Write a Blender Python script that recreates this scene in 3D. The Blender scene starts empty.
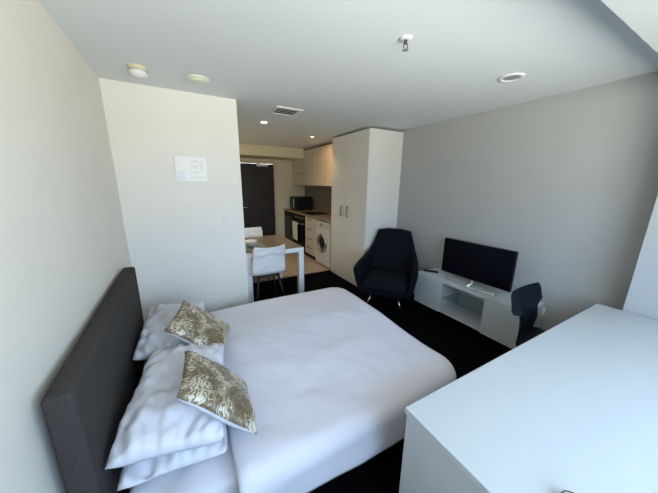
import bpy, bmesh, math, random
from mathutils import Vector, Matrix, noise
random.seed(7)
S = bpy.context.scene
COL = S.collection
PI = math.pi

# ---------------------------------------------------------------- materials
def principled(name, col, rough=.5, spec=.5, metal=0.0, var=.04, scale=8.0, bump=0.0, bscale=60.0, emit=None, estr=0.0, coat=0.0):
    m = bpy.data.materials.new(name); m.use_nodes = True
    nt = m.node_tree; b = nt.nodes['Principled BSDF']
    b.inputs['Roughness'].default_value = rough
    b.inputs['Specular IOR Level'].default_value = spec
    b.inputs['Metallic'].default_value = metal
    b.inputs['Coat Weight'].default_value = coat
    tc = nt.nodes.new('ShaderNodeTexCoord')
    n = nt.nodes.new('ShaderNodeTexNoise'); n.inputs['Scale'].default_value = scale; n.inputs['Detail'].default_value = 4
    nt.links.new(tc.outputs['Object'], n.inputs['Vector'])
    r = nt.nodes.new('ShaderNodeValToRGB')
    r.color_ramp.elements[0].position = .3; r.color_ramp.elements[1].position = .7
    r.color_ramp.elements[0].color = (*[c*(1-var) for c in col], 1)
    r.color_ramp.elements[1].color = (*[min(1, c*(1+var)) for c in col], 1)
    nt.links.new(n.outputs['Fac'], r.inputs['Fac']); nt.links.new(r.outputs['Color'], b.inputs['Base Color'])
    if bump:
        n2 = nt.nodes.new('ShaderNodeTexNoise'); n2.inputs['Scale'].default_value = bscale; n2.inputs['Detail'].default_value = 5
        nt.links.new(tc.outputs['Object'], n2.inputs['Vector'])
        bp = nt.nodes.new('ShaderNodeBump'); bp.inputs['Strength'].default_value = bump; bp.inputs['Distance'].default_value = .01
        nt.links.new(n2.outputs['Fac'], bp.inputs['Height']); nt.links.new(bp.outputs['Normal'], b.inputs['Normal'])
    if emit:
        b.inputs['Emission Color'].default_value = (*emit, 1); b.inputs['Emission Strength'].default_value = estr
    return m

M = {}
M['wall_left'] = principled('paint cream', (.82, .785, .70), .75, .25, var=.015, scale=3, bump=.05, bscale=180)
M['wall_part'] = principled('paint warm white', (.83, .805, .745), .7, .3, var=.015, scale=3, bump=.05, bscale=180)
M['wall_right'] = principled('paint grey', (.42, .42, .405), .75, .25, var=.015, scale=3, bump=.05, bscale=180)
M['wall_hall'] = principled('paint beige', (.66, .59, .43), .75, .25, var=.02, scale=3, bump=.05, bscale=180)
M['ceiling'] = principled('ceiling paint', (.76, .79, .79), .85, .2, var=.01, scale=2, bump=.04, bscale=200)
M['trim_white'] = principled('white trim', (.74, .76, .76), .5, .4, var=.01)
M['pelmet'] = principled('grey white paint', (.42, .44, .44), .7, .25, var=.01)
M['frame_cream'] = principled('cream frame paint', (.60, .53, .39), .6, .3, var=.01)
M['carpet'] = principled('black carpet', (.0045, .0045, .006), .95, .03, var=.35, scale=300, bump=.8, bscale=500)
M['lam_white'] = principled('white laminate', (.76, .74, .69), .35, .45, var=.01)
M['lam_cool'] = principled('cool white laminate', (.56, .59, .60), .35, .45, var=.01)
M['desk_white'] = principled('desk laminate', (.49, .51, .505), .34, .45, var=.008, bump=.02, bscale=90)
M['lam_kitchen'] = principled('kitchen laminate', (.62, .57, .49), .4, .45, var=.01)
M['appl_white'] = principled('appliance enamel', (.70, .71, .72), .3, .5, var=.01)
M['black_gloss'] = principled('black gloss', (.005, .005, .006), .2, .2, var=.1)
M['black_matt'] = principled('black plastic', (.007, .007, .008), .5, .2, var=.1)
M['chrome'] = principled('chrome', (.72, .73, .75), .18, .5, 1.0, var=.03)
M['steel'] = principled('brushed steel', (.5, .5, .5), .35, .5, 1.0, var=.05, scale=40)
M['handle'] = principled('dark steel handle', (.12, .12, .12), .4, .5, .8, var=.05)
M['chair_dark'] = principled('dark plastic shell', (.005, .008, .013), .55, .15, var=.1)
M['chair_white'] = principled('white plastic shell', (.88, .90, .91), .35, .5, var=.01)
M['walnut'] = principled('dark wood leg', (.03, .016, .01), .5, .4, var=.2, scale=20)
M['arm_fabric'] = principled('charcoal upholstery', (.006, .008, .012), .9, .1, var=.3, scale=120, bump=.4, bscale=350)
M['headboard'] = principled('dark grey woven fabric', (.060, .053, .048), .9, .2, var=.22, scale=150, bump=.6, bscale=420)
M['base_fabric'] = principled('black bed base fabric', (.01, .01, .012), .9, .2, var=.2, scale=100, bump=.3, bscale=300)
M['linen'] = principled('white linen', (.68, .68, .73), .85, .25, var=.012, scale=6, bump=.12, bscale=14)
M['duvet'] = principled('white duvet cotton', (.685, .675, .74), .85, .2, var=.012, scale=5, bump=.16, bscale=10)
M['paper'] = principled('white paper', (.9, .9, .88), .4, .4, var=.01)
M['paper_grey'] = principled('pale grey print', (.80, .81, .79), .5, .3, var=.02)
M['paper_blue'] = principled('pale blue print', (.80, .83, .90), .5, .3, var=.02)
M['plastic_white'] = principled('white plastic', (.80, .79, .76), .4, .45, var=.01)
M['plastic_cream'] = principled('aged cream plastic', (.66, .62, .42), .45, .4, var=.02)
M['plastic_pale'] = principled('pale yellow plastic', (.80, .80, .62), .45, .4, var=.02)
M['door_wood'] = principled('dark brown door', (.018, .012, .010), .5, .35, var=.25, scale=5)
M['splash'] = principled('taupe splashback', (.20, .17, .15), .35, .45, var=.04)
M['worktop'] = principled('taupe worktop', (.30, .23, .18), .3, .5, var=.12, scale=40)
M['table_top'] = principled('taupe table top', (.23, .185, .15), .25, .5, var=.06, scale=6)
M['glass_dark'] = principled('dark glass', (.01, .011, .013), .06, .6, var=.1)
M['screen'] = principled('screen', (.003, .0035, .006), .25, .08, var=.1)
M['towel'] = principled('white cotton towel', (.72, .72, .72), .9, .2, var=.04, scale=60, bump=.3, bscale=200)
M['dish'] = principled('grey green glaze', (.30, .33, .29), .2, .5, var=.1)
M['dish_in'] = principled('beige glaze', (.62, .56, .46), .3, .5, var=.05)
M['rim_dark'] = principled('dark glaze', (.06, .06, .05), .3, .5, var=.05)
M['smudge'] = principled('grey cap', (.48, .50, .50), .5, .3, var=.02)
M['lens_on'] = principled('lit lens', (1, .95, .85), .4, .3, emit=(1, .93, .78), estr=14)
M['lens_off'] = principled('unlit lens', (.28, .29, .29), .3, .5)
M['vent_dark'] = principled('duct black', (.02, .02, .02), .9, .1)

def tile_mat():
    m = bpy.data.materials.new('beige tile'); m.use_nodes = True; nt = m.node_tree; b = nt.nodes['Principled BSDF']
    tc = nt.nodes.new('ShaderNodeTexCoord'); br = nt.nodes.new('ShaderNodeTexBrick')
    br.offset = 0; br.inputs['Scale'].default_value = 1; br.inputs['Brick Width'].default_value = .4; br.inputs['Row Height'].default_value = .4
    br.inputs['Mortar Size'].default_value = .004
    br.inputs['Color1'].default_value = (.52, .38, .27, 1); br.inputs['Color2'].default_value = (.48, .35, .25, 1); br.inputs['Mortar'].default_value = (.32, .25, .19, 1)
    nt.links.new(tc.outputs['Object'], br.inputs['Vector']); nt.links.new(br.outputs['Color'], b.inputs['Base Color'])
    b.inputs['Roughness'].default_value = .3
    return m
M['tile'] = tile_mat()

def leaf_mat():
    m = bpy.data.materials.new('gold leaf print'); m.use_nodes = True; nt = m.node_tree; b = nt.nodes['Principled BSDF']
    tc = nt.nodes.new('ShaderNodeTexCoord')
    n = nt.nodes.new('ShaderNodeTexNoise'); n.inputs['Scale'].default_value = 7; n.inputs['Detail'].default_value = 2
    nt.links.new(tc.outputs['Object'], n.inputs['Vector'])
    mx = nt.nodes.new('ShaderNodeMix'); mx.data_type = 'VECTOR'; mx.inputs['Factor'].default_value = .22
    nt.links.new(tc.outputs['Object'], mx.inputs['A']); nt.links.new(n.outputs['Color'], mx.inputs['B'])
    v = nt.nodes.new('ShaderNodeTexVoronoi'); v.feature = 'F1'; v.inputs['Scale'].default_value = 11
    nt.links.new(mx.outputs['Result'], v.inputs['Vector'])
    w = nt.nodes.new('ShaderNodeTexWave'); w.inputs['Scale'].default_value = 13; w.inputs['Distortion'].default_value = 12; w.inputs['Detail'].default_value = 2; w.inputs['Detail Scale'].default_value = 2.5
    nt.links.new(mx.outputs['Result'], w.inputs['Vector'])
    add = nt.nodes.new('ShaderNodeMath'); add.operation = 'MULTIPLY_ADD'; add.inputs[1].default_value = .55
    nt.links.new(w.outputs['Fac'], add.inputs[0]); nt.links.new(v.outputs['Distance'], add.inputs[2])
    r = nt.nodes.new('ShaderNodeValToRGB'); e = r.color_ramp.elements
    e[0].position = .42; e[0].color = (.15, .11, .06, 1); e[1].position = 1.12; e[1].color = (.62, .57, .45, 1)
    k = r.color_ramp.elements.new(.80); k.color = (.25, .195, .115, 1)
    nt.links.new(add.outputs[0], r.inputs['Fac']); nt.links.new(r.outputs['Color'], b.inputs['Base Color'])
    b.inputs['Roughness'].default_value = .42; b.inputs['Specular IOR Level'].default_value = .5
    return m
M['leaf'] = leaf_mat()

def glass_mat(name, tint, fac):
    m = bpy.data.materials.new(name); m.use_nodes = True; nt = m.node_tree
    nt.nodes.remove(nt.nodes['Principled BSDF']); out = nt.nodes['Material Output']
    t = nt.nodes.new('ShaderNodeBsdfTransparent'); t.inputs['Color'].default_value = (*tint, 1)
    g = nt.nodes.new('ShaderNodeBsdfGlossy'); g.inputs['Roughness'].default_value = .02
    mx = nt.nodes.new('ShaderNodeMixShader'); mx.inputs['Fac'].default_value = fac
    nt.links.new(t.outputs[0], mx.inputs[1]); nt.links.new(g.outputs[0], mx.inputs[2]); nt.links.new(mx.outputs[0], out.inputs['Surface'])
    return m
M['glass'] = glass_mat('window glass', (.97, .98, .98), .04)
M['shelf_glass'] = glass_mat('shelf glass', (.84, .88, .88), .10)

# ---------------------------------------------------------------- mesh helpers
def add_box(bm, x0, x1, y0, y1, z0, z1, bev=0.0, seg=2):
    vs = [bm.verts.new((x, y, z)) for x in (x0, x1) for y in (y0, y1) for z in (z0, z1)]
    fs = [bm.faces.new([vs[i] for i in q]) for q in ((0,1,3,2),(4,6,7,5),(0,4,5,1),(2,3,7,6),(0,2,6,4),(1,5,7,3))]
    bmesh.ops.recalc_face_normals(bm, faces=fs)
    if bev:
        es = list({e for f in fs for e in f.edges})
        bmesh.ops.bevel(bm, geom=es, offset=bev, segments=seg, profile=.5, affect='EDGES')
def box(*a, **k):
    bm = bmesh.new(); add_box(bm, *a, **k); return bm
def add_tube(bm, pts, radii, n=12, cap=True):
    pts = [Vector(p) for p in pts]
    if not isinstance(radii, (list, tuple)): radii = [radii]*len(pts)
    rings = []; ref = None
    for i, p in enumerate(pts):
        d = (pts[min(i+1, len(pts)-1)] - pts[max(i-1, 0)]).normalized()
        if ref is None:
            ref = Vector((0, 0, 1)) if abs(d.z) < .9 else Vector((1, 0, 0))
        a = d.cross(ref).normalized(); b = a.cross(d).normalized(); ref = b
        rings.append([bm.verts.new(p + radii[i]*(math.cos(2*PI*k/n)*a + math.sin(2*PI*k/n)*b)) for k in range(n)])
    for r0, r1 in zip(rings, rings[1:]):
        for k in range(n): bm.faces.new((r0[k], r0[(k+1) % n], r1[(k+1) % n], r1[k]))
    if cap: bm.faces.new(rings[0][::-1]); bm.faces.new(rings[-1])
def tube(*a, **k):
    bm = bmesh.new(); add_tube(bm, *a, **k); bmesh.ops.recalc_face_normals(bm, faces=bm.faces); return bm
def lathe(prof, n=32, center=(0, 0, 0), axis='z'):
    bm = bmesh.new(); rings = []; c = Vector(center)
    for r, z in prof:
        ring = []
        for k in range(n):
            a = 2*PI*k/n; v = Vector((r*math.cos(a), r*math.sin(a), z))
            if axis == 'x': v = Vector((v.z, v.x, v.y))
            if axis == 'y': v = Vector((v.x, v.z, v.y))
            ring.append(bm.verts.new(c+v))
        rings.append(ring)
    for a, b in zip(rings, rings[1:]):
        for k in range(n): bm.faces.new((a[k], a[(k+1) % n], b[(k+1) % n], b[k]))
    for r in (rings[0], rings[-1]): bm.faces.new(r)
    bmesh.ops.remove_doubles(bm, verts=bm.verts, dist=1e-6)
    bmesh.ops.recalc_face_normals(bm, faces=bm.faces)
    return bm
def obj(name, bm, mat, parent=None, smooth=False):
    me = bpy.data.meshes.new(name); bm.to_mesh(me); bm.free()
    for m in (mat if isinstance(mat, list) else [mat]): me.materials.append(M[m])
    if smooth:
        for p in me.polygons: p.use_smooth = True
    o = bpy.data.objects.new(name, me); COL.objects.link(o)
    if parent: o.parent = parent
    return o
def tag(o, label, cat, group=None):
    o['label'] = label; o['category'] = cat
    if group: o['group'] = group
    return o
def thing(name, label, cat, loc=(0, 0, 0), rz=0, group=None):
    o = bpy.data.objects.new(name, None); COL.objects.link(o); o.empty_display_size = .1
    o.location = loc; o.rotation_euler = (0, 0, rz)
    return tag(o, label, cat, group)
def struct(name, bm, mat):
    o = obj(name, bm, mat); o['kind'] = 'structure'; return o
def copy_tree(o, parent=None):
    c = o.copy(); COL.objects.link(c)
    if parent: c.parent = parent
    for ch in list(o.children): copy_tree(ch, c)
    return c

# ---------------------------------------------------------------- measures of the room (metres)
XL, XR, ZC = -.467, 2.923, 2.378
YB = -.75            # window wall, inner face (behind the camera)
YP = 2.857           # face of the partition
XP = .555            # corridor side of the partition
YD = 6.55            # entrance door wall
YT = 4.11            # carpet / tile boundary
YK, XK, ZK = .46, 2.69, 2.2   # pelmet and column at the window side

struct('floor', box(XL-.12, XR+.12, YB-.12, YT, -.1, 0), 'carpet')
f2 = struct('floor', box(XP, XR+.12, YT, YD+.12, -.1, .002), 'tile')
struct('trim_1', box(XP, 2.30, YT-.02, YT+.02, .002, .006), 'steel')
struct('ceiling', box(XL-.12, XR+.12, YB-.12, YD+.12, ZC, ZC+.1), 'ceiling')
struct('wall_left', box(XL-.12, XL, YB-.12, YP+.1, 0, ZC), 'wall_left')
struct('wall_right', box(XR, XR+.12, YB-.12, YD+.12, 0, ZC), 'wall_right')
struct('wall_partition', box(XL, XP, YP, YD, 0, ZC), 'wall_part')
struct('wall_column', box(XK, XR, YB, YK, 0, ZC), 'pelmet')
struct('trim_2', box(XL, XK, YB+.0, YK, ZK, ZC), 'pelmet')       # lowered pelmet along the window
struct('trim_3', box(XP, 2.56, 5.80, YD, 2.165, ZC), 'wall_hall')     # lowered beam before the door

# entrance wall with the door opening
bm = bmesh.new()
add_box(bm, XP, 1.06, YD, YD+.12, 0, ZC); add_box(bm, 2.14, XR, YD, YD+.12, 0, ZC); add_box(bm, 1.06, 2.14, YD, YD+.12, 2.11, ZC)
struct('wall_front', bm, 'wall_hall')
d = struct('door_1', box(1.125, 2.075, YD+.035, YD+.08, .005, 2.055, bev=.002), 'door_wood')
bm = bmesh.new()
add_box(bm, 1.06, 1.12, YD-.015, YD+.1, 0, 2.06); add_box(bm, 2.08, 2.14, YD-.015, YD+.1, 0, 2.06); add_box(bm, 1.06, 2.14, YD-.015, YD+.1, 2.06, 2.12)
obj('door_frame', bm, 'frame_cream', d)['label'] = 'cream painted frame around the dark door'
bm = bmesh.new(); add_box(bm, 1.66, 1.93, YD-.03, YD+.03, 1.99, 2.05, bev=.008)
add_tube(bm, [(1.72, YD-.02, 2.055), (1.52, YD-.12, 2.062), (1.42, YD+.0, 2.07)], .009, 8)
obj('door_closer', bm, 'steel', d)
bm = tube([(1.21, YD+.034, 1.02), (1.21, YD-.03, 1.02), (1.23, YD-.036, 1.02), (1.36, YD-.036, 1.02)], .011, 10)
add_box(bm, 1.18, 1.24, YD+.025, YD+.036, .92, 1.10, bev=.004)
obj('door_handle', bm, 'chrome', d)

# window wall behind the camera
WX0, WX1, WZ0, WZ1 = -.15, 2.15, .90, 2.16
bm = bmesh.new()
add_box(bm, XL, WX0, YB-.12, YB, 0, ZC); add_box(bm, WX1, XR, YB-.12, YB, 0, ZC)
add_box(bm, WX0, WX1, YB-.12, YB, 0, WZ0); add_box(bm, WX0, WX1, YB-.12, YB, WZ1, ZC)
struct('wall_back', bm, 'trim_white')
w = struct('window_1', box(WX0, WX1, YB-.10, YB-.04, WZ0, WZ0+.05), 'trim_white')
bm = bmesh.new()
add_box(bm, WX0, WX1, YB-.10, YB-.04, WZ1-.05, WZ1)
for x in (WX0, 1.0, WX1-.05): add_box(bm, x, x+.05, YB-.10, YB-.04, WZ0+.05, WZ1-.05)
obj('window_frame', bm, 'trim_white', w)
obj('window_pane', box(WX0+.02, WX1-.02, YB-.072, YB-.068, WZ0+.03, WZ1-.03), 'glass', w)

def fbm(x, y, z, s, o=3):
    v = 0; a = 1
    for k in range(o):
        v += a*noise.noise(Vector((x*s, y*s, z*s))); a *= .5; s *= 2.1
    return v

# ---------------------------------------------------------------- bed
BZ = .40
bed = thing('bed', 'low double bed with tall dark grey fabric headboard along the left wall', 'bed', (0, 0, 0))
hb = bmesh.new(); add_box(hb, -.452, -.372, .972, 2.42, .06, .960, bev=.018, seg=3)
hbo = obj('headboard', hb, 'headboard', bed, True); hbo.matrix_world = Matrix.Translation((-.452, 2.42, 0)) @ Matrix.Rotation(.011, 4, 'Z') @ Matrix.Translation((.452, -2.42, 0))
obj('bed_base', box(-.358, 1.40,   .93, 2.40, .07, .20, bev=.012), 'base_fabric', bed)
for x in (-.28, 1.30):
    for y in (1.02, 2.27): obj('leg', lathe([(0, 0), (.025, 0), (.03, .07), (0, .07)], 16, (x, y, 0)), 'black_matt', bed)
mt = bmesh.new(); add_box(mt, -.325, 1.41, .90, 2.42, .202, BZ, bev=.04, seg=4)
bmesh.ops.subdivide_edges(mt, edges=[e for e in mt.edges if e.calc_length() > .12], cuts=36, use_grid_fill=True)
for v in mt.verts:
    k = max(0, min(1, (.35-v.co.x)/.3))            # the sheet is rumpled around the pillows
    v.co += v.normal*.026*k*(fbm(v.co.x, v.co.y, v.co.z*.5, 7, 3)+.8*math.sin(22*(v.co.x*.7+v.co.z)+5*fbm(v.co.x, v.co.y, v.co.z, 3, 2)))
    v.co.z = min(BZ+.006, max(.2035, v.co.z)); v.co.x = max(-.338, v.co.x)
tag(obj('mattress', mt, 'linen', None, True), 'thick mattress in a white fitted sheet on the low bed base', 'mattress')

def make_duvet():
    bm = bmesh.new(); NX, NY = 110, 150
    x0, x1, y0, y1, r, q = .08, 1.42, .89, 2.385, .085, .10
    top = .462; over = .085*PI/2 + .13 + q
    y0 += q; y1 -= q; x1 -= q; U0, U1, V0, V1 = x0, x1+over, y0-over, y1+over
    g = []
    for i in range(NX+1):
        row = []
        for j in range(NY+1):
            u = U0+(U1-U0)*i/NX; v = V0+(V1-V0)*j/NY
            cx = min(max(u, x0), x1); cy = min(max(v, y0), y1)
            dx, dy = u-cx, v-cy; dd = math.hypot(dx, dy)
            if dd > over: k = over/dd; dx *= k; dy *= k; dd = over
            puff = .012*fbm(u, v, .3, 1.7, 2) + .006*fbm(u+.4*v, v, 1.3, 5, 3) + .012*math.sin(PI*min(1, max(0, (cx-x0)/(x1-x0))))*math.sin(PI*(cy-y0)/(y1-y0))
            # long soft creases
            puff += .005*math.sin(7*(u*.8+v)+3*fbm(u, v, 2, 1.5, 2))
            gx = gy = 0; h = 0
            if dd > 1e-6:
                ex, ey = dx/dd, dy/dd
                dq = dd; dd = max(0, dd-q)
                if dq < q: gg = dq
                elif dd < r*PI/2: gg = q+r*math.sin(dd/r); h = r*(1-math.cos(dd/r))
                else: gg = q+r+.05*(dd-r*PI/2)+.012*math.sin(9*(u-v)+4*fbm(u, v, 3, 1.5, 2))*min(1, (dd-r*PI/2)/.1); h = r+(dd-r*PI/2)
                gx, gy = ex*gg, ey*gg
            else: dd = 0
            fade = 1-min(1, dd/(r*1.6))
            z = top-h+puff*(.35+.65*fade)
            s = (u-U0)/.06
            if s < 1: z -= .022*(1-s)**2
            row.append(bm.verts.new((cx+gx+.045*(cy+gy-.85)/1.6*min(1, max(0, (u-.3)/.8)), cy+gy, z)))
        g.append(row)
    for i in range(NX):
        for j in range(NY): bm.faces.new((g[i][j], g[i+1][j], g[i+1][j+1], g[i][j+1]))
    bmesh.ops.recalc_face_normals(bm, faces=bm.faces)
    o = obj('duvet', bm, 'duvet', None, True)
    if o.data.polygons[len(o.data.polygons)//2].normal.z < 0: o.data.flip_normals()
    sm = o.modifiers.new('thick', 'SOLIDIFY'); sm.thickness = .03; sm.offset = -1
    return o
tag(make_duvet(), 'smooth white duvet spread over the mattress and hanging over its foot', 'duvet')

def pillow_bm(L, W, T, seed, wr=.03, n=44, pinch=.06, two=False, sag=0.0):
    bm = bmesh.new(); top = {}; bot = {}
    for i in range(n+1):
        for j in range(n+1):
            u = 2*i/n-1; v = 2*j/n-1
            x = u*L/2*(1-pinch*(1-v*v)*abs(u)**2); y = v*W/2*(1-pinch*(1-u*u)*abs(v)**2)
            cr = max(0, abs(u)+abs(v)-1.55)/.45; cr *= 0 if two else .8; x *= 1-.10*cr*cr; y *= 1-.06*cr*cr
            t = T/2*((1-abs(u)**2.6)*(1-abs(v)**2.6))**.36
            edge = min(1, t/(T/2)*2.2)
            w1 = wr*edge*(fbm(x+seed, y, .1*seed, 6, 3) + .9*(abs(fbm(x*1.6+seed, y*.7, 2.2, 5, 2)))-.35)
            # creases running in from the corners
            w1 += wr*.8*edge*math.sin(26*(u*v)+3*fbm(x, y, seed, 4, 2))*.5*(u*u+v*v)/2
            zz = .012*fbm(x, y, seed+4, 3, 2)+sag*(u*u)
            top[i, j] = bm.verts.new((x, y, t+w1+zz))
            bot[i, j] = top[i, j] if (i in (0, n) or j in (0, n)) else bm.verts.new((x, y, -t*.8+zz))
    for i in range(n):
        for j in range(n):
            bm.faces.new((top[i, j], top[i+1, j], top[i+1, j+1], top[i, j+1]))
            f = bm.faces.new((bot[i, j], bot[i, j+1], bot[i+1, j+1], bot[i+1, j]))
            if two: f.material_index = 1
    return bm
def place(o, c, ex, ey):
    ex = Vector(ex).normalized(); ey = Vector(ey); ey = (ey-ex*ey.dot(ex)).normalized(); ez = ex.cross(ey)
    m = Matrix((ex, ey, ez)).transposed().to_4x4(); m.translation = Vector(c); o.matrix_world = m
GP = 'white bed pillows'
def pillow(c, ex, ey, seed, label, L=.50, W=.70, T=.15):
    o = obj('pillow', pillow_bm(L, W, T, seed), 'linen', None, True); place(o, c, ex, ey); return tag(o, label, 'pillow', GP)
pillow((-.10, 1.325, .468), (1, -.10, -.01), (.10, 1, -.02), 1.0, 'white pillow lying under another at the near end of the headboard', .41, .69, .125)
pillow((-.10, 1.325, .587), (1, -.13, -.08), (.12, 1, .01), 2.3, 'plump white pillow on top of the stack nearest the window side of the bed', .42, .72, .152)
pillow((-.135, 2.025, .457), (1, .03, -.01), (-.03, 1, 0), 3.7, 'white pillow lowest of the two beside the partition wall', .40, .70, .115)
pillow((-.135, 2.04, .572), (1, -.04, -.08), (.04, 1, 0), 5.1, 'white pillow topmost of the two beside the partition wall', .42, .74, .145)
def cushion(c, ex, ey, seed, label):
    o = obj('cushion', pillow_bm(.395, .395, .10, seed, .005, 36, .05, True), ['leaf', 'linen'], None, True); place(o, c, ex, ey)
    return tag(o, label, 'cushion', 'gold leaf cushions on the bed')
cushion((.056, 1.165, .640), (.707, -.138, -.693), (.077, .99, -.119), 1.9, 'gold and white leaf patterned cushion leaning on the pillow stack nearest the window')
cushion((.03, 1.78, .645), (.727, -.18, -.662), (.255, .967, .018), 4.4, 'gold leaf patterned cushion further away, leaning on the pillows by the partition')

# ---------------------------------------------------------------- partition fittings
p = thing('wall_notice', 'white printed notice with faint grey lines mounted on the partition wall', 'notice', (.11, YP, 1.72))
obj('backing', box(-.138, .132, -.012, 0, -.118, .116, bev=.002), 'plastic_white', p)
obj('picture', box(-.13, -.01, -.0135, -.0119, -.108, .108), 'paper', p)
obj('picture', box(-.124, -.06, -.0150, -.0134, -.10, -.02), 'paper_blue', p)
bm = bmesh.new(); add_box(bm, -.005, .126, -.0135, -.0119, -.108, .108); obj('paper', bm, 'paper', p)
for k, (x, z, ww, hh) in enumerate([(.02, .07, .05, .022), (.02, .02, .05, .03), (.02, -.03, .05, .02), (.085, .03, .03, .09), (.03, -.075, .09, .012)]):
    obj('printed_block', box(x-.015, x-.015+ww, -.0145, -.0134, z-hh/2, z+hh/2), 'paper_grey', p)
sw = thing('light_switch', 'small white light switch plate near the partition corner', 'switch', (.385, YP, 1.222))
obj('plate', box(-.037, .037, -.009, 0, -.055, .055, bev=.003), 'plastic_white', sw)
obj('rocker', box(-.014, .014, -.014, -.008, -.024, .024, bev=.002), 'plastic_white', sw)

# ---------------------------------------------------------------- dining table and chairs
t = thing('dining_table', 'white dining table with taupe glossy top standing beside the corridor wall', 'table', (1.02, 3.75, 0))
TX, TY = .40, .505
obj('frame', box(-TX, TX, -TY, TY, .675, .735, bev=.004), 'chair_white', t)
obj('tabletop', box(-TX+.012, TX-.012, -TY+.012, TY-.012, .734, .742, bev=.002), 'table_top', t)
for sx in (-1, 1):
    for sy in (-1, 1):
        x0 = sx*TX-(.075 if sx > 0 else 0); y0 = sy*TY-(.075 if sy > 0 else 0)
        obj('leg', box(x0, x0+.075, y0, y0+.075, 0, .676, bev=.004), 'chair_white', t)

def shell_bm(waist=.95, topw=.41, seatw=.43, low=.455, hz=.85, chev=.006):
    prof = [(.215, low-.03), (.205, low-.004), (.17, low), (.05, low-.012), (-.08, low-.012), (-.15, low+.002), (-.185, low+.035),
            (-.20, low+.085), (-.21, low+.14), (-.226, low+.232), (-.235, low+.262), (-.25, hz-.09), (-.262, hz-.04), (-.272, hz-.01), (-.276, hz)]
    wid = [seatw*.9, seatw*.95, seatw, seatw, seatw, seatw*.98, seatw*.97*max(waist, .6), seatw*waist, seatw*waist, (seatw*waist+topw)/2 if waist > .8 else seatw*waist*1.02,
           topw*1.0, topw*1.04, topw*1.02, topw*.98, topw*.93]
    N = 18; bm = bmesh.new(); rows = []
    # refine the profile
    P = []; 
    for i in range(len(prof)-1):
        for k in range(3):
            a = k/3; P.append((prof[i][0]*(1-a)+prof[i+1][0]*a, prof[i][1]*(1-a)+prof[i+1][1]*a, wid[i]*(1-a)+wid[i+1]*a, (i+a)/(len(prof)-1)))
    P.append((*prof[-1], wid[-1], 1.0))
    for (y, z, w, s) in P:
        row = []; back = min(1, max(0, (s-.38)/.2))
        for k in range(N+1):
            u = 2*k/N-1
            yy = y+back*.055*u*u; zz = z+(1-back)*.022*abs(u)**3 + back*(.016*abs(u)**2)*(1 if s > .8 else .3)
            yy += chev*back*math.sin(2*PI*(z*11+abs(u)*1.1))*(1-u**4)
            row.append(bm.verts.new((u*w/2, yy, zz)))
        rows.append(row)
    for a, b in zip(rows, rows[1:]):
        for k in range(N): bm.faces.new((a[k], a[k+1], b[k+1], b[k]))
    bmesh.ops.recalc_face_normals(bm, faces=bm.faces)
    return bm
def shell_chair(name, label, cat, sm, lm, group=None, legr=.014, **k):
    c = thing(name, label, cat, group=group)
    s = obj('shell', shell_bm(**k), sm, c, True); m = s.modifiers.new('thick', 'SOLIDIFY'); m.thickness = .012; m.offset = 0
    low = k.get('low', .455)
    bm = box(-.15, .15, -.13, .14, low-.045, low-.018, bev=.006); obj('seat_support', bm, lm, c)
    for sx in (-1, 1):
        for sy in (-1, 1):
            obj('leg', tube([(sx*.13, sy*.12, low-.03), (sx*.20, sy*.21-.01, 0)], [legr, legr*.7], 10), lm, c, True)
    return c
GW = 'white shell dining chairs'
ch = shell_chair('dining_chair', 'white moulded shell dining chair tucked under the near side of the table', 'chair', 'chair_white', 'walnut', GW, hz=.835, chev=.004, topw=.40, seatw=.455)
ch.location = (.885, 3.30, 0); ch.rotation_euler.z = .02
c2 = copy_tree(ch); c2['label'] = 'white moulded shell dining chair on the far side of the table'
c2.location = (.97, 4.33, 0); c2.rotation_euler.z = PI-.03
def bowl(x, y, z, r, h, label, mat='dish'):
    o = obj('bowl', lathe([(0, 0), (r*.55, 0), (r*.85, h*.4), (r, h), (r-.006, h), (r*.8, h*.45), (r*.5, .012), (0, .012)], 28, (0, 0, 0)), mat, None, True)
    o.location = (x, y, z); return tag(o, label, 'bowl', 'dishes on the dining table')
pl = obj('placemat', box(-.15, .15, -.21, .21, 0, .004, bev=.001), 'dish'); pl.location = (.80, 3.60, .742)
tag(pl, 'grey green placemat on the dining table end next to the corridor wall', 'placemat')
bowl(.78, 3.52, .746, .085, .05, 'grey green bowl on the placemat nearer the white chair')
bowl(.80, 3.72, .746, .085, .05, 'pale bowl on the far half of the placemat', 'paper')

# ---------------------------------------------------------------- kitchen
FX = 2.31; WT = .955
KY0, KY1 = 4.06, YD
tag(obj('worktop', box(FX-.015, XR-.001, KY0+.002, KY1-.002, WT-.035, WT, bev=.003), 'worktop'), 'continuous taupe kitchen worktop along the right wall', 'worktop')
tag(obj('splashback', box(XR-.012, XR-.001, KY0+.004, KY1-.002, WT+.001, 1.555), 'splash'), 'taupe splashback panel between worktop and upper cabinets', 'splashback')
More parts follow.
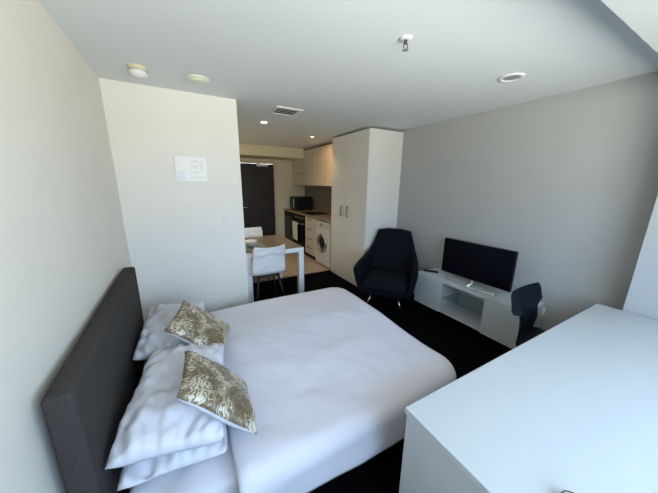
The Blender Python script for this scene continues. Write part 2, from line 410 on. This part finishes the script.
# washing machine
y0, y1 = 4.11, 4.72
wm = thing('washing_machine', 'white front loading washing machine next to the tall wardrobe', 'washing machine', (FX+.3, (y0+y1)/2, 0))
hw = (y1-y0)/2-.004
obj('body', box(-.285, .28, -hw, hw, .03, .895, bev=.008), 'appl_white', wm)
for sx in (-.22, .22):
    for sy in (-.22, .22): obj('foot', lathe([(0, .002), (.02, .002), (.02, .031), (0, .031)], 12, (sx, sy, 0)), 'black_matt', wm)
dr = obj('door_ring', lathe([(.135, 0), (.185, 0), (.19, -.02), (.17, -.035), (.135, -.03), (.125, -.01), (.135, 0)], 40, (-.284, 0, .47), 'x'), 'steel', wm, True)
obj('door_glass', lathe([(0, 0), (.132, 0), (.12, -.02), (.06, -.03), (0, -.032)], 36, (-.285, 0, .47), 'x'), 'glass_dark', dr, True)
obj('control_panel', box(-.291, -.283, -hw+.01, hw-.01, .775, .885, bev=.002), 'lam_kitchen', wm)
obj('knob', lathe([(0, 0), (.032, 0), (.028, -.02), (0, -.02)], 24, (-.291, .02, .83), 'x'), 'steel', wm, True)
obj('detergent_drawer', box(-.295, -.290, .12, hw-.02, .80, .865, bev=.002), 'appl_white', wm)
# drawer unit
def unit(name, label, cat, y0, y1, mat):
    u = thing(name, label, cat, (FX+.3, (y0+y1)/2, 0)); h = (y1-y0)/2-.003
    obj('carcass', box(-.28, .29, -h, h, .10, .918), mat, u)
    obj('plinth', box(-.24, .29, -h, h, .002, .10), 'black_matt', u)
    return u, h
u, h = unit('drawer_cabinet', 'narrow cream drawer cabinet between washing machine and black oven', 'cabinet', 4.725, 5.20, 'lam_kitchen')
zs = [.11, .31, .51, .71, .913]
for a, b in zip(zs, zs[1:]):
    dd = obj('drawer', box(-.30, -.281, -h+.003, h-.003, a+.003, b-.003, bev=.002), 'lam_kitchen', u)
    obj('handle', tube([(-.30, -.08, b-.05), (-.325, -.08, b-.05), (-.325, .08, b-.05), (-.30, .08, b-.05)], .008, 8), 'handle', dd)
# oven
u, h = unit('oven', 'black built-in oven below the worktop with a white towel over its handle', 'oven', 5.205, 5.86, 'black_matt')
obj('door', box(-.302, -.281, -h+.004, h-.004, .13, .77, bev=.004), 'black_gloss', u)
obj('control_panel', box(-.300, -.281, -h+.004, h-.004, .775, .912, bev=.003), 'black_matt', u)
for k in range(4): obj('knob', lathe([(0, 0), (.02, 0), (.018, -.02), (0, -.02)], 16, (-.30, -.2+.13*k, .845), 'x'), 'steel', u)
obj('handle', tube([(-.302, -.26, .725), (-.345, -.26, .725), (-.345, .26, .725), (-.302, .26, .725)], .010, 8), 'steel', u)
bm = bmesh.new(); N = 16; rows = []
for i in range(N+1):
    s = i/N; row = []
    for k in range(9):
        v = k/8*2-1
        if s < .12: x = -.334; z = .725-.05*(.12-s)/.12
        elif s < .2: a = (s-.12)/.08*PI; x = -.345+.0125*math.cos(a)*1; z = .727+.0125*math.sin(a)
        else: x = -.3575-.004*math.sin(v*7+s*4); z = .727-.42*(s-.2)/.8
        row.append(bm.verts.new((x, v*.15, z)))
    rows.append(row)
for a, b in zip(rows, rows[1:]):
    for k in range(8): bm.faces.new((a[k], a[k+1], b[k+1], b[k]))
tw = obj('tea_towel', bm, 'towel', None, True); tw.location = (FX+.3, 5.66, 0); m_ = tw.modifiers.new('thick', 'SOLIDIFY'); m_.thickness = .004; m_.offset = 0
tag(tw, 'white tea towel draped over the oven handle', 'towel')
u, h = unit('dishwasher', 'black appliance front at the end of the kitchen run beside the door wall', 'dishwasher', 5.865, 6.54, 'black_matt')
obj('door', box(-.302, -.281, -h+.004, h-.004, .11, .80, bev=.004), 'black_gloss', u)
obj('control_panel', box(-.300, -.281, -h+.004, h-.004, .805, .912, bev=.003), 'black_matt', u)
# hob, microwave
hb = thing('cooktop', 'flat black glass cooktop set in the worktop in front of the microwave', 'cooktop', (2.60, 5.25, WT))
obj('glass', box(-.25, .25, -.29, .29, .0005, .008, bev=.002), 'black_gloss', hb)
for sx in (-.12, .12):
    for sy in (-.14, .14): obj('burner', lathe([(0, .008), (.085, .008), (.085, .0092), (0, .0092)], 28, (sx, sy, 0)), 'black_matt', hb)
mw = thing('microwave', 'black microwave on the far end of the worktop', 'microwave', (2.63, 6.17, WT))
obj('body', box(-.19, .20, -.24, .24, .012, .325, bev=.008), 'black_matt', mw)
obj('door', box(-.205, -.189, -.10, .235, .025, .315, bev=.004), 'black_gloss', mw)
obj('control_panel', box(-.203, -.189, -.235, -.105, .025, .315, bev=.004), 'black_matt', mw)
obj('handle', tube([(-.205, -.085, .07), (-.235, -.085, .07), (-.235, -.085, .27), (-.205, -.085, .27)], .008, 8), 'steel', mw)
for sx in (-.15, .16):
    for sy in (-.2, .2): obj('foot', lathe([(0, .0005), (.015, .0005), (.015, .0125), (0, .0125)], 10, (sx, sy, 0)), 'black_matt', mw)
# upper cabinets: two doors each, handles at the lower edge
def upper(y0, y1, label, nd, handles):
    c = thing('upper_cabinet', label, 'cabinet', (2.55, (y0+y1)/2, 1.56), group='upper kitchen cabinets')
    h = (y1-y0)/2-.002
    obj('carcass', box(.02, XR-2.55-.002, -h, h, 0, .775), 'lam_kitchen', c)
    w_ = 2*h/nd
    for k in range(nd):
        a = -h+k*w_; dd = obj('door', box(0, .019, a+.002, a+w_-.002, .002, .773, bev=.002), 'lam_kitchen', c)
        if not handles: continue
        hy = a+w_-.10 if k % 2 == 0 else a+.10
        obj('handle', tube([(0, hy-.035, .27), (-.02, hy-.035, .27), (-.02, hy+.035, .27), (0, hy+.035, .27)], .006, 8), 'handle', dd)
    return c
upper(4.06, 5.30, 'cream upper cabinet lit by the small downlight, next to the wardrobe', 2, False)
upper(5.305, 6.54, 'cream upper cabinet over the microwave beside the door wall', 2, True)

# wardrobe
wr = thing('wardrobe', 'tall white two door wardrobe standing against the grey wall', 'wardrobe', (0, 0, 0))
WY0, WY1, WTOP = 3.03, 4.05, 2.345
obj('carcass', box(FX+.02, XR-.001, WY0, WY1, .07, WTOP), 'lam_white', wr)
obj('plinth', box(FX+.012, XR-.01, WY0+.0, WY1-.005, .0, .069), 'lam_white', wr)
ys = 3.595
for a, b, hy in ((WY0, ys, ys-.085), (ys, WY1, ys+.09)):
    dd = obj('door', box(FX, FX+.019, a+.0025, b-.0025, .072, WTOP-.002, bev=.002), 'lam_white', wr)
    obj('handle', tube([(FX, hy, 1.09), (FX-.03, hy, 1.09), (FX-.03, hy, 1.25), (FX, hy, 1.25)], .009, 8), 'handle', dd)

# ---------------------------------------------------------------- armchair
def armchair_shell():
    bm = bmesh.new()
    path = [(-.36, .34), (-.355, .22), (-.35, .10), (-.342, -.02), (-.33, -.13), (-.315, -.22), (-.300, -.275), (-.275, -.305), (-.13, -.33), (0, -.335)]
    path = path + [(-x, y) for x, y in path[-2::-1]]
    hts = [.585, .605, .62, .63, .645, .67, .745, .965, .985, .985]; hts = hts + hts[-2::-1]
    NZ = 12; cols = []
    for (x, y), h in zip(path, hts):
        col = []
        for k in range(NZ+1):
            z = .235+(h-.235)*k/NZ
            bk = min(1, max(0, (.12-y)/.35)); lean = .13*bk*((z-.2)/.78)**1.3
            nar = 1-.20*bk*max(0, (z-.60)/.38) ; low = 1-.24*(1-min(1, (z-.20)/.38))**1.4
            col.append(bm.verts.new((x*nar*low, y*(.80+.20*min(1, (z-.2)/.35))-lean, z)))
        cols.append(col)
    for a, b in zip(cols, cols[1:]):
        for k in range(NZ): bm.faces.new((a[k], a[k+1], b[k+1], b[k]))
    bmesh.ops.recalc_face_normals(bm, faces=bm.faces)
    return bm
ac = thing('armchair', 'dark charcoal armchair with high back standing between wardrobe and television unit', 'armchair', (2.305, 2.49, 0), math.radians(130))
s = obj('shell', armchair_shell(), 'arm_fabric', ac, True)
m_ = s.modifiers.new('thick', 'SOLIDIFY'); m_.thickness = .06; m_.offset = 0
m_ = s.modifiers.new('round', 'BEVEL'); m_.width = .012; m_.segments = 2
obj('seat_cushion', box(-.275, .275, -.27, .34, .30, .44, bev=.04, seg=4), 'arm_fabric', ac, True)
obj('seat_base', box(-.25, .25, -.24, .29, .23, .298, bev=.015), 'arm_fabric', ac)
for sx in (-1, 1):
    for sy in (-1, 1):
        obj('leg', tube([(sx*.16, sy*.15, .24), (sx*.23, sy*.25, 0.0)], [.012, .009], 10), 'chrome', ac, True)

# ---------------------------------------------------------------- television unit
TX0, TY0, TY1, TZ0, TZ1 = 2.54, .985, 2.215, .13, .521
tv = thing('television_unit', 'low white television cabinet with two doors and an open glass shelf niche', 'television stand', (0, 0, 0))
N0, N1 = 1.335, 1.835
bm = bmesh.new()
add_box(bm, TX0+.005, XR-.002, TY0, TY1, TZ1-.025, TZ1, bev=.002)
add_box(bm, TX0+.02, XR-.002, TY0, TY1, TZ0, TZ0+.02)
for y in (TY0, N0-.016, N1, TY1-.016): add_box(bm, TX0+.02, XR-.002, y, y+.016, TZ0+.02, TZ1-.025)
add_box(bm, XR-.02, XR-.004, TY0+.016, TY1-.016, TZ0+.02, TZ1-.025)
obj('carcass', bm, 'lam_cool', tv)
obj('door', box(TX0, TX0+.018, TY0+.001, N0-.002, TZ0, TZ1-.027, bev=.002), 'lam_cool', tv)
obj('door', box(TX0, TX0+.018, N1+.002, TY1-.001, TZ0, TZ1-.027, bev=.002), 'lam_cool', tv)
obj('glass_shelf', box(TX0+.03, XR-.03, N0+.001, N1-.001, .305, .313), 'shelf_glass', tv)
for y in (TY0+.12, TY1-.12):
    for x in (TX0+.10, XR-.06): obj('foot', box(x-.025, x+.025, y-.025, y+.025, 0, TZ0, bev=.003), 'black_matt', tv)
t = thing('television', 'flat black television on a curved silver stand on the white cabinet', 'television', (2.70, 1.585, TZ1), math.radians(1.5))
obj('housing', box(-.004, .032, -.385, .385, .070, .478, bev=.005), 'black_matt', t)
obj('screen', box(-.007, -.003, -.377, .377, .084, .470, bev=.001), 'screen', t)
bm = bmesh.new(); pts = []
for k in range(21):
    a = k/20*2-1; pts.append((-.035-.055*(1-a*a), a*.285, .009+.002*(1-a*a)))
add_tube(bm, pts, .009, 8); add_tube(bm, [(-.088, 0, .009), (.01, 0, .02), (.014, 0, .12)], [.018, .016, .016], 10)
obj('stand', bm, 'chrome', t, True)
r_ = thing('remote_control', 'black remote control lying on the far end of the television cabinet', 'remote control', (2.70, 2.125, TZ1), math.radians(35))
obj('body', box(-.024, .024, -.085, .085, .0005, .018, bev=.005), 'black_matt', r_)
for k in range(4): obj('button', lathe([(0, .018), (.005, .018), (.005, .02), (0, .02)], 10, (0, -.05+.03*k, 0)), 'lens_off', r_)

# ---------------------------------------------------------------- desk, desk chair, socket
DX0, DX1, DY0, DY1, DZ = .684, 2.668, -.10, .588, .75
dk = thing('desk', 'large glossy white desk with solid side panel beneath the window', 'desk', (0, 0, 0))
obj('desktop', box(DX0, DX1, DY0, DY1, DZ-.028, DZ, bev=.003), 'desk_white', dk)
obj('side_panel', box(DX0+.006, DX0+.034, DY0+.01, DY1-.006, 0, DZ-.0285, bev=.002), 'desk_white', dk)
obj('side_panel', box(DX1-.034, DX1-.006, DY0+.01, DY1-.006, 0, DZ-.0285, bev=.002), 'desk_white', dk)
obj('back_panel', box(DX0+.035, DX1-.035, DY0+.03, DY0+.05, .35, DZ-.0285), 'desk_white', dk)
for x, y in ((.783, .54), (1.276, .248)):
    obj('screw_cap', lathe([(0, 0), (.005, 0), (.0045, .0012), (0, .0014)], 16, (x, y, DZ)), 'smudge', dk)
ds = obj('dish', lathe([(0, 0), (.016, 0), (.026, .010), (.030, .022), (.027, .022), (.023, .011), (.014, .004), (0, .004)], 32), 'dish_in', None, True)
ds.location = (.842, .124, DZ+.0005)
tag(ds, 'small beige dish with a dark rim at the near edge of the desk', 'dish')
bm = bmesh.new()
add_tube(bm, [(.0285*math.cos(2*PI*k/32), .0285*math.sin(2*PI*k/32), .0222) for k in range(33)], .0025, 8, cap=False)
obj('rim', bm, 'rim_dark', ds, True)['label'] = 'dark rim'
dc = shell_chair('desk_chair', 'black moulded plastic chair pushed up to the desk by the television unit', 'chair', 'chair_dark', 'black_matt', None, waist=.64, topw=.53, seatw=.44, low=.45, hz=.825, chev=0)
dc.location = (2.25, .66, 0); dc.rotation_euler.z = PI+.10
so = thing('wall_socket', 'white power socket with plug low on the grey wall behind the black chair', 'socket', (XR, 1.03, .44))
obj('plate', box(-.010, 0, -.06, .06, -.04, .04, bev=.003), 'plastic_white', so)
obj('plug', box(-.045, -.010, -.03, .01, -.02, .02, bev=.006), 'black_matt', so)
obj('cable', tube([(-.042, -.01, 0), (-.06, -.02, -.03), (-.05, -.06, -.15), (-.03, -.09, -.30), (-.03, -.09, -.43)], .004, 8), 'plastic_white', so, True)

# ---------------------------------------------------------------- ceiling fittings
def ceil_thing(name, label, cat, x, y, group=None): return thing(name, label, cat, (x, y, ZC), 0, group)
c = ceil_thing('smoke_detector', 'white smoke detector on a cream base near the left wall', 'smoke detector', -.176, 2.46)
obj('base', lathe([(0, 0), (.058, 0), (.058, -.022), (0, -.022)], 32), 'plastic_cream', c)
obj('body', lathe([(0, -.022), (.052, -.022), (.054, -.045), (.042, -.06), (.020, -.068), (0, -.068)], 32), 'plastic_white', c, True)
c = ceil_thing('ceiling_speaker', 'shallow pale round ceiling fitting beside the smoke detector', 'ceiling fitting', .205, 2.465)
obj('rim', lathe([(0, 0), (.085, 0), (.083, -.010), (.070, -.015), (0, -.015)], 36), 'plastic_pale', c, True)
obj('cover', lathe([(0, -.015), (.062, -.015), (.055, -.022), (0, -.024)], 36), 'plastic_pale', c, True)
c = ceil_thing('sprinkler', 'chrome fire sprinkler head hanging at the middle of the ceiling', 'sprinkler', 1.155, 1.233)
obj('escutcheon', lathe([(0, 0), (.036, 0), (.034, -.006), (.018, -.010), (0, -.010)], 28), 'plastic_white', c, True)
obj('stem', lathe([(0, -.010), (.009, -.010), (.009, -.028), (0, -.028)], 12), 'handle', c)
bm = tube([(-.012, 0, -.026), (-.014, 0, -.045), (0, 0, -.056)], .003, 6); add_tube(bm, [(.012, 0, -.026), (.014, 0, -.045), (0, 0, -.056)], .003, 6)
obj('yoke', bm, 'handle', c)
obj('deflector', lathe([(0, -.055), (.017, -.055), (.017, -.058), (0, -.058)], 20), 'chrome', c)
c = ceil_thing('ceiling_downlight', 'unlit round recessed downlight near the grey wall', 'ceiling light', 2.20, 1.225, 'ceiling downlights')
obj('trim_ring', lathe([(.058, 0), (.085, 0), (.083, -.007), (.060, -.010), (.050, .0), (.058, 0)], 36), 'plastic_white', c, True)
obj('lens', lathe([(0, -.001), (.056, -.001), (.056, -.003), (0, -.003)], 32), 'lens_off', c)
def lit(x, y, r, label):
    c = ceil_thing('ceiling_downlight', label, 'ceiling light', x, y, 'ceiling downlights')
    obj('trim_ring', lathe([(r, 0), (r+.018, 0), (r+.016, -.006), (r+.002, -.008), (r-.004, -.002), (r, 0)], 32), 'plastic_white', c, True)
    obj('lens', lathe([(0, -.001), (r, -.001), (r, -.004), (0, -.004)], 28), 'lens_on', c)
lit(1.043, 3.641, .042, 'lit round downlight over the dining table near the corridor')
lit(2.03, 4.25, .028, 'small lit downlight just in front of the kitchen cabinets')
lit(.80, 5.10, .042, 'lit round downlight in the corridor before the entrance door')
c = ceil_thing('air_vent', 'square white ceiling air vent with dark slots before the kitchen', 'vent', 1.10, 2.985)
bm = bmesh.new()
for a in ((-.15, .15, -.15, -.12), (-.15, .15, .12, .15), (-.15, -.12, -.12, .12), (.12, .15, -.12, .12)): add_box(bm, *a, -.012, -.0005)
obj('frame', bm, 'plastic_white', c)
obj('duct', box(-.12, .12, -.12, .12, -.003, -.0005), 'vent_dark', c)
for k in range(4):
    y = -.09+.06*k
    bm = bmesh.new(); vs = [bm.verts.new(q) for q in ((-.118, y-.014, -.012), (.118, y-.014, -.012), (.118, y+.016, -.0035), (-.118, y+.016, -.0035))]; bm.faces.new(vs)
    o = obj('slat', bm, 'plastic_white', c); m_ = o.modifiers.new('thick', 'SOLIDIFY'); m_.thickness = .002

# ---------------------------------------------------------------- light
def light(name, kind, loc, energy, color, **k):
    l = bpy.data.lights.new(name, kind); l.energy = energy; l.color = color
    for a, b in k.items(): setattr(l, a, b)
    o = bpy.data.objects.new(name, l); COL.objects.link(o); o.location = loc; return o
light('downlight_beam', 'SPOT', (1.043, 3.641, ZC-.012), 18, (1, .84, .60), spot_size=math.radians(110), spot_blend=.7, shadow_soft_size=.04)
light('downlight_beam', 'SPOT', (.80, 5.10, ZC-.012), 42, (1, .82, .50), spot_size=math.radians(150), spot_blend=.6, shadow_soft_size=.04)
o = light('downlight_beam', 'SPOT', (2.03, 4.25, ZC-.014), 22, (1, .56, .24), spot_size=math.radians(75), spot_blend=.9, shadow_soft_size=.025)
o.rotation_euler = (Vector((2.55, 4.62, 1.95))-o.location).to_track_quat('-Z', 'Y').to_euler()
light('downlight_beam', 'SPOT', (2.03, 4.25, ZC-.012), 10, (1, .78, .52), spot_size=math.radians(120), spot_blend=.6, shadow_soft_size=.025)
pt = bpy.data.lights.new('window_portal', 'AREA'); pt.shape = 'RECTANGLE'; pt.size = WX1-WX0; pt.size_y = WZ1-WZ0
po = bpy.data.objects.new('window_portal', pt); COL.objects.link(po)
po.location = ((WX0+WX1)/2, YB-.06, (WZ0+WZ1)/2); po.rotation_euler = (PI/2, 0, 0)
po.rotation_euler = Vector((0, 1, 0)).to_track_quat('-Z', 'Z').to_euler()
pt.cycles.is_portal = True

w = bpy.data.worlds.new('daylight'); S.world = w; w.use_nodes = True; nt = w.node_tree
bg = nt.nodes['Background']; tc = nt.nodes.new('ShaderNodeTexCoord'); sp = nt.nodes.new('ShaderNodeSeparateXYZ')
nt.links.new(tc.outputs['Generated'], sp.inputs[0])
mr = nt.nodes.new('ShaderNodeMapRange'); mr.inputs['From Min'].default_value = -1; mr.inputs['From Max'].default_value = 1
nt.links.new(sp.outputs['Z'], mr.inputs['Value'])
rp = nt.nodes.new('ShaderNodeValToRGB'); nt.links.new(mr.outputs[0], rp.inputs['Fac'])
e = rp.color_ramp.elements
e[0].position = 0; e[0].color = (1.75, 1.72, 1.60, 1)
e[1].position = 1; e[1].color = (.38, .62, 1.0, 1)
for ps, cc in ((.32, (1.65, 1.64, 1.52, 1)), (.43, (1.10, 1.10, 1.0, 1)), (.49, (.80, .80, .74, 1)), (.52, (.72, .86, 1.08, 1)), (.70, (.50, .74, 1.10, 1))):
    k = rp.color_ramp.elements.new(ps); k.color = cc
nt.links.new(rp.outputs['Color'], bg.inputs['Color']); bg.inputs['Strength'].default_value = 9.8

# ---------------------------------------------------------------- camera
cam = bpy.data.cameras.new('camera'); co = bpy.data.objects.new('camera', cam); COL.objects.link(co)
yaw, pitch, roll, fpx = .5117, .236, .0139, 259.76
fwd = Vector((math.sin(yaw)*math.cos(pitch), math.cos(yaw)*math.cos(pitch), -math.sin(pitch)))
rt = Vector((math.cos(yaw), -math.sin(yaw), 0)); up = rt.cross(fwd)
r2 = math.cos(roll)*rt+math.sin(roll)*up; u2 = -math.sin(roll)*rt+math.cos(roll)*up
m = Matrix((r2, u2, -fwd)).transposed().to_4x4(); m.translation = (0, 0, 1.6); co.matrix_world = m
cam.sensor_fit = 'HORIZONTAL'; cam.sensor_width = 36; cam.lens = fpx/658*36; cam.clip_start = .02
S.camera = co
vs = S.view_settings
S.display_settings.display_device = 'sRGB'
vs.view_transform = 'Standard'; vs.look = 'None'; vs.gamma = 1; vs.use_curve_mapping = False; vs.exposure = 0.10
